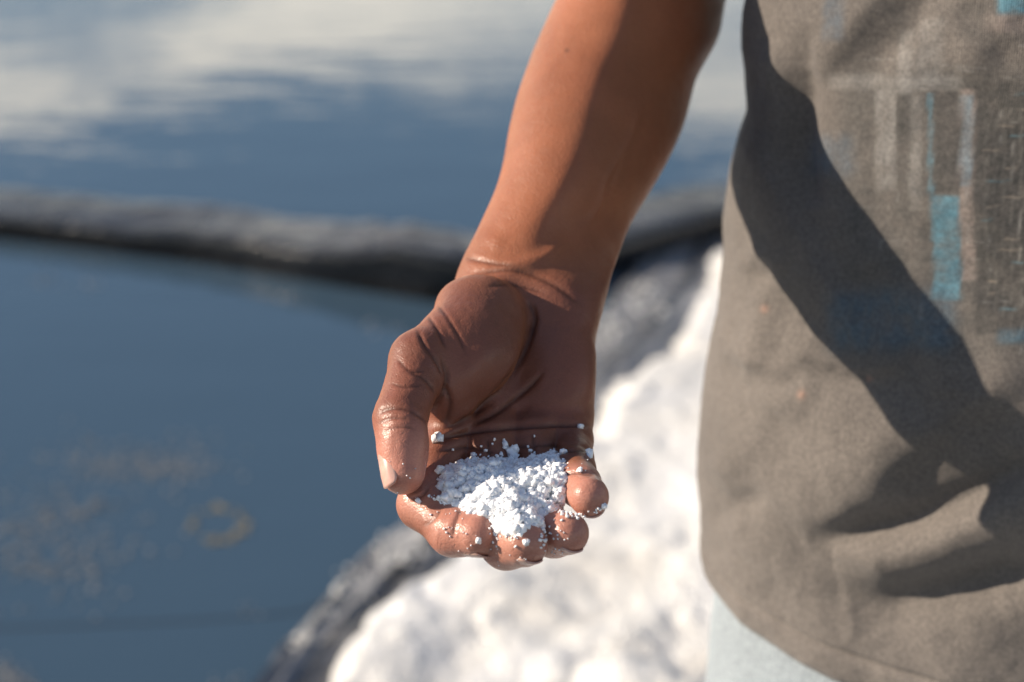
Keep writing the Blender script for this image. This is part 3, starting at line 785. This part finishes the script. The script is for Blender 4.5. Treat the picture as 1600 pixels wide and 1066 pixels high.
    i = np.arange(nu); rim = np.stack([i, i + n0, (i + 1) % nu + n0, (i + 1) % nu], 1)
    # close the shoulders roughly: a top ring drawn in to the neck
    top = V.reshape(nv, nu, 3)[-1]; rings = []
    for t in np.linspace(0.12, 1, 10):
        cen = np.array([XC, YC, 0]); r = top.copy(); f = 1 - 0.68 * t ** 1.3
        r[:, :2] = cen[:2] + (top[:, :2] - cen[:2]) * f; r[:, 2] = top[:, 2] + 0.075 * math.sin(t * math.pi / 2); rings.append(r)
    R = np.array(rings); n1 = len(V2); V2 = np.vstack([V2, R.reshape(-1, 3)])
    Fr = grid_faces(nu, 10, True) + n1
    i0 = (nv - 1) * nu + i; join = np.stack([i0, (i0 - (nv - 1) * nu + 1) % nu + (nv - 1) * nu, (i + 1) % nu + n1, i + n1], 1)
    o = part('t_shirt', V2, np.vstack([Fc, Fi, rim, Fr, join]), cloth_mat)
    cc = np.vstack([c, c.reshape(nv, nu, 3)[:40].reshape(-1, 3), np.tile(base, (10 * nu, 1))])
    col_attr(o, 'dye', cc)
    uv = None
    # the hem's stitches
    zs = hem_z(th) + band
    return o
def make_cloth(name, attr, weave):
    w = Mat(name); w.set(Roughness=0.9, IOR=1.4); w.b.inputs['Sheen Weight'].default_value = 0.12
    at = w.n('ShaderNodeVertexColor'); at.layer_name = attr
    n1 = w.noise(420, 3, 0.6); r = w.ramp(n1.outputs[0], [(0.3, (0.72, 0.72, 0.73)), (0.7, (1.22, 1.21, 1.20))])
    w.l(w.mix('MULTIPLY', 1.0, at.outputs[0], r.outputs[0]), w.b.inputs['Base Color'])
    def wave(dir_, sc_):
        x = w.n('ShaderNodeTexWave', wave_type='BANDS', bands_direction=dir_); x.inputs['Scale'].default_value = sc_
        x.inputs['Distortion'].default_value = 1.2; x.inputs['Detail'].default_value = 1; w.l(w.tc.outputs['Object'], x.inputs['Vector']); return x.outputs['Fac']
    a = w.n('ShaderNodeMath', operation='ADD'); w.l(wave('X', weave), a.inputs[0]); w.l(wave('Z', weave), a.inputs[1])
    n2 = w.noise(60, 4)
    w.l(w.bump(a.outputs[0], 0.35, 0.0006, w.bump(n2.outputs[0], 0.4, 0.004)), w.b.inputs['Normal'])
    return w.m
cloth_mat = make_cloth('faded_cotton', 'dye', 260)
denim_mat = make_cloth('pale_denim', 'dye', 300)
def build_jeans():
    nu = 120; rows = []
    # hips: one tube inside the shirt, then the two legs
    def ring(z, cx, cy, a, b): 
        t = np.linspace(0, 2 * math.pi, nu, endpoint=False); e = 2 / 2.3
        return np.stack([cx + np.sign(np.cos(t)) * np.abs(np.cos(t)) ** e * a, cy + np.sign(np.sin(t)) * np.abs(np.sin(t)) ** e * b, np.full(nu, z)], 1)
    V, F = [], []
    tt = np.linspace(0, 2 * math.pi, nu, endpoint=False); hips = []
    for z, k in ((0.95, .88), (0.85, .92), (0.78, .955), (0.72, .965), (0.62, .965), (0.45, .95), (0.38, .85)):
        r = torso_pt(tt, max(z, HEM_Z)); r = np.array([XC, YC, 0]) + (r - np.array([XC, YC, 0])) * np.array([k, k, 0]); r[:, 2] = z; hips.append(r)
    V.append(np.vstack(hips)); F.append(grid_faces(nu, len(hips), True)[:, ::-1]); n = len(V[0])
    for sgn in (-1, 1):
        zz = np.linspace(0.72, 0.10, 60); leg = []
        for z in zz:
            t = (0.72 - z) / 0.62
            leg.append(ring(z, XC + sgn * (0.090 + 0.02 * t) * math.cos(TURN), YC + sgn * (0.090 + .02 * t) * math.sin(TURN) + 0.01 * t, 0.094 - 0.034 * t ** .8, 0.112 - 0.045 * t ** .8))
        L = np.vstack(leg); nn = L - np.repeat(np.array([[XC + sgn * .1 * math.cos(TURN), YC + sgn * .1 * math.sin(TURN), 0]]), len(L), 0); nn[:, 2] = 0; nn /= np.linalg.norm(nn, axis=1)[:, None]
        L = L + nn * (0.006 * fbm(L * np.array([14, 14, 9.]), 3) + 0.004 * fbm(L * 40, 2))[:, None]
        V.append(L); F.append(grid_faces(nu, 60, True)[:, ::-1] + n); n += len(L)
    V = np.vstack(V); o = part('jeans', V, np.vstack(F), denim_mat)
    c = np.array([0.30, 0.345, 0.375]) * (1 + 0.15 * fbm(V * 14, 3))[:, None]; col_attr(o, 'dye', c)
    # shoes under the cuffs, out of the picture
    w = Mat('boot_rubber'); w.set(Base_Color=(0.03, 0.03, 0.03, 1), Roughness=0.6)
    for sgn in (-1, 1):
        cx = XC + sgn * 0.11 * math.cos(TURN); cy = YC + sgn * .11 * math.sin(TURN); R = []
        for z, k in ((0.04, 1.0), (0.075, 1.03), (0.10, 0.98), (0.125, 0.8), (0.16, .62)):
            t = np.linspace(0, 2 * math.pi, 40, endpoint=False)
            sh = 0.0 if z < .12 else 0.05
            R.append(np.stack([cx + np.cos(t) * 0.05 * k, cy - 0.055 + sh + np.sin(t) * 0.135 * (k if z < .12 else k * .72), np.full(40, z)], 1))
        R = np.vstack(R); f = [list(q) for q in grid_faces(40, 5, True)] + [list(range(160, 200)), list(range(39, -1, -1))]
        part('boot', R, f, w.m)

# ------------------------------------------------------------------ the salt in the hand
def make_grain_mat():
    w = Mat('salt_crystal'); w.set(Base_Color=(0.955, 0.96, 0.965, 1), Roughness=0.22, IOR=1.54)
    w.b.inputs['Subsurface Weight'].default_value = 0.12; w.b.inputs['Subsurface Scale'].default_value = 0.0015
    w.b.inputs['Subsurface Radius'].default_value = (1, 1, 1)
    return w.m
grain_mat = make_grain_mat()
CUBE = np.array([(x, y, z) for x in (-1, 1) for y in (-1, 1) for z in (-1, 1)], float)
CF = np.array([(0, 1, 3, 2), (4, 6, 7, 5), (0, 4, 5, 1), (2, 3, 7, 6), (0, 2, 6, 4), (1, 5, 7, 3)])
def rot():
    q = rng.normal(size=4); q /= np.linalg.norm(q); w, x, y, z = q
    return np.array([[1 - 2 * (y * y + z * z), 2 * (x * y - z * w), 2 * (x * z + y * w)], [2 * (x * y + z * w), 1 - 2 * (x * x + z * z), 2 * (y * z - x * w)], [2 * (x * z - y * w), 2 * (y * z + x * w), 1 - 2 * (x * x + y * y)]])
def crystal(c, s):
    k = CUBE * (s * rng.uniform(0.65, 1.15, 3)) ; k = k + rng.normal(size=(8, 3)) * s * 0.07
    return k @ rot().T + c
def join_crystals(lst):
    V = np.vstack(lst); F = np.vstack([CF + 8 * i for i in range(len(lst))]); return V, F
def clump(c, size, n):
    """grown-together crystals, about `size` across"""
    out = [crystal(c, size * 0.26)]
    for _ in range(n - 1):
        d = rng.normal(size=3); d /= np.linalg.norm(d); out.append(crystal(c + d * size * 0.30 * rng.uniform(0.5, 1.1), size * rng.uniform(0.12, 0.24)))
    return out

def build_hand_salt(body):
    bpy.context.view_layer.update()
    me = body.data; off = person.location
    bvh = BVHTree.FromPolygons([v.co + off for v in me.vertices], [tuple(p.vertices) for p in me.polygons])
    O = Vector((0, 0, CAM_Z))
    def hit(px, py):
        d = Vector(P(px, py, 1.0)) - O; d.normalize(); h = bvh.ray_cast(O, d)
        return (None, None) if h[0] is None else (np.array(h[0]), np.array(h[1]))
    # the heap: dome over the finger trough; footprint in pixels, lifted off the skin it lies on
    OUT = smooth_line([(690, 745), (715, 728), (765, 722), (820, 724), (858, 712), (880, 735), (884, 775), (872, 795), (850, 805), (838, 822), (800, 832), (778, 826), (758, 808), (730, 792), (704, 790), (684, 780), (690, 745)], 6)
    # plane-ish dome through rim points on the skin
    rim = [hit(x, y)[0] for x, y in OUT[::3]]; rim = np.array([r for r in rim if r is not None])
    cen = rim.mean(0); Amat = np.c_[rim[:, :2] - cen[:2], np.ones(len(rim))]
    coef, *_ = np.linalg.lstsq(Amat, rim[:, 2], rcond=None)
    print('heap plane', cen, coef)
    rim2 = rim[:, :2]; ctr2 = cen[:2]
    ang = np.arctan2(rim2[:, 1] - ctr2[1], rim2[:, 0] - ctr2[0]); rad = np.hypot(*(rim2 - ctr2).T); o = np.argsort(ang); ang, rad, rz = ang[o], rad[o], rim[o][:, 2]
    def R(a): return np.interp(a, np.r_[ang - 2 * math.pi, ang, ang + 2 * math.pi], np.tile(rad, 3))
    def RZ(a): return np.interp(a, np.r_[ang - 2 * math.pi, ang, ang + 2 * math.pi], np.tile(rz, 3))
    HT = 0.0065
    def ztop(a, t):     # t 0..1 from centre to rim
        plane = coef[2]; z0 = plane + HT * 0.6
        return z0 * (1 - t ** 1.6) + RZ(a) * t ** 1.6 + HT * 0.7 * (1 - t * t) * (1 + 0.25 * math.sin(3 * a + 1))
    # core
    nu, nv = 64, 14; V = []
    for j in range(nv):
        t = j / (nv - 1)
        for i in range(nu):
            a = -math.pi + 2 * math.pi * i / nu; r = R(a) * t * 0.97; z = ztop(a, t) - 0.0045 - (0.004 if j == nv - 1 else 0)
            V.append((ctr2[0] + r * math.cos(a), ctr2[1] + r * math.sin(a), z))
    V = np.array(V); F = grid_faces(nu, nv, True)
    n = len(V); low = V[-nu:] - np.array([0, 0, 0.01]); V = np.vstack([V, low]); F = np.vstack([F, np.stack([np.arange(nu) + n - nu, (np.arange(nu) + 1) % nu + n - nu, (np.arange(nu) + 1) % nu + n, np.arange(nu) + n], 1)])
    lst = []
    for _ in range(2000):
        a = rng.uniform(-math.pi, math.pi); t = math.sqrt(rng.random()); r = R(a) * t
        c = np.array([ctr2[0] + r * math.cos(a), ctr2[1] + r * math.sin(a), ztop(a, t) + rng.uniform(-0.0030, 0.0010)])
        lst += clump(c, rng.uniform(0.0030, 0.0082), 3)
    Vc, Fc = join_crystals(lst)
    o = mesh_obj('salt_heap', np.vstack([V, Vc]), np.vstack([F, Fc + len(V)]), grain_mat, smooth=False,
                 tag={'kind': 'stuff', 'label': 'heap of coarse white salt crystals cupped in the hand', 'category': 'salt'})
    # grains that spilled round the heap and stick to the skin
    loose = []
    def sprinkle(px, py, sx, sy, k, s0, s1):
        for _ in range(k):
            p, nrm = hit(px + random.gauss(0, sx), py + random.gauss(0, sy))
            if p is None: continue
            s = random.uniform(s0, s1) * 1.2; loose.extend(clump(p + nrm * s * 0.25, s, 2))
    for a in ((790, 705, 22, 9, 14, .0012, .0028), (745, 716, 20, 7, 12, .001, .0022), (868, 713, 22, 5, 22, .0015, .003), (690, 778, 12, 8, 18, .0008, .002),
              (716, 820, 22, 14, 14, .0005, .0013), (815, 838, 14, 7, 14, .0007, .0018), (846, 842, 6, 10, 16, .0009, .0022), (890, 803, 14, 5, 34, .0009, .0022),
              (880, 830, 18, 12, 10, .0006, .0014), (772, 828, 7, 9, 26, .0008, .002), (640, 740, 14, 30, 7, .0006, .0012), (935, 795, 8, 8, 5, .0008, .0018),
              (820, 878, 26, 6, 8, .0006, .0013), (740, 855, 26, 8, 8, .0006, .0012), (905, 745, 14, 20, 4, .0006, .0012), (880, 860, 15, 4, 6, .0006, .0012)):
        sprinkle(*a)
    V, F = join_crystals(loose)
    mesh_obj('salt_grains', V, F, grain_mat, smooth=False, tag={'kind': 'stuff', 'label': 'tiny loose salt grains sprinkled over palm and fingertips', 'category': 'salt grains'})
    for px, py, s, n, lab in (
        (684, 688, .0062, 7, 'salt clump on the palm beside the thumb, highest on that side'),
        (686, 735, .0046, 6, 'salt clump left of the heap, between heap and thumb tip'),
        (797, 708, .0075, 8, 'largest loose salt clump, on the palm just behind the heap'),
        (788, 695, .0040, 5, 'small salt clump on the palm, farthest behind the heap centre'),
        (741, 712, .0042, 5, 'salt clump behind the left half of the heap'),
        (906, 669, .0044, 5, 'lone salt clump on the outer edge of the palm above the little finger'),
        (920, 711, .0050, 6, 'salt clump on the outer side of the little finger base'),
        (880, 709, .0042, 5, 'salt clump in the crease at the little finger base'),
        (858, 714, .0060, 7, 'salt clump at the right rear corner of the heap'),
        (907, 735, .0032, 4, 'flat salt clump across the middle of the little finger'),
        (942, 790, .0038, 4, 'salt clump on the tip of the little finger'),
        (655, 783, .0032, 4, 'salt clump on the side of the index finger below the thumb'),
        (747, 845, .0034, 4, 'salt clump on the pad of the index fingertip'),
        (821, 848, .0036, 4, 'salt clump in the middle of the middle fingertip'),
        (604, 766, .0026, 4, 'salt clump at the very end of the thumbnail')):
        p, nrm = hit(px, py)
        if p is None: continue
        V, F = join_crystals([v for v in clump(np.zeros(3), s * 1.25, n)])
        o = mesh_obj('salt_clump', V, F, grain_mat, smooth=False, tag={'label': lab, 'category': 'salt clump', 'group': 'loose salt clumps on the hand'})
        o.location = Vector(p + nrm * s * 0.22)

# ------------------------------------------------------------------ build
build_water(); build_berm(); build_bank_liner(); build_salt(); build_scum(); build_crumbs()
import time
t0 = time.time(); body = build_body(); print('body', time.time() - t0, len(body.data.vertices))
build_nails(); build_shirt(); build_jeans(); build_hand_salt(body)
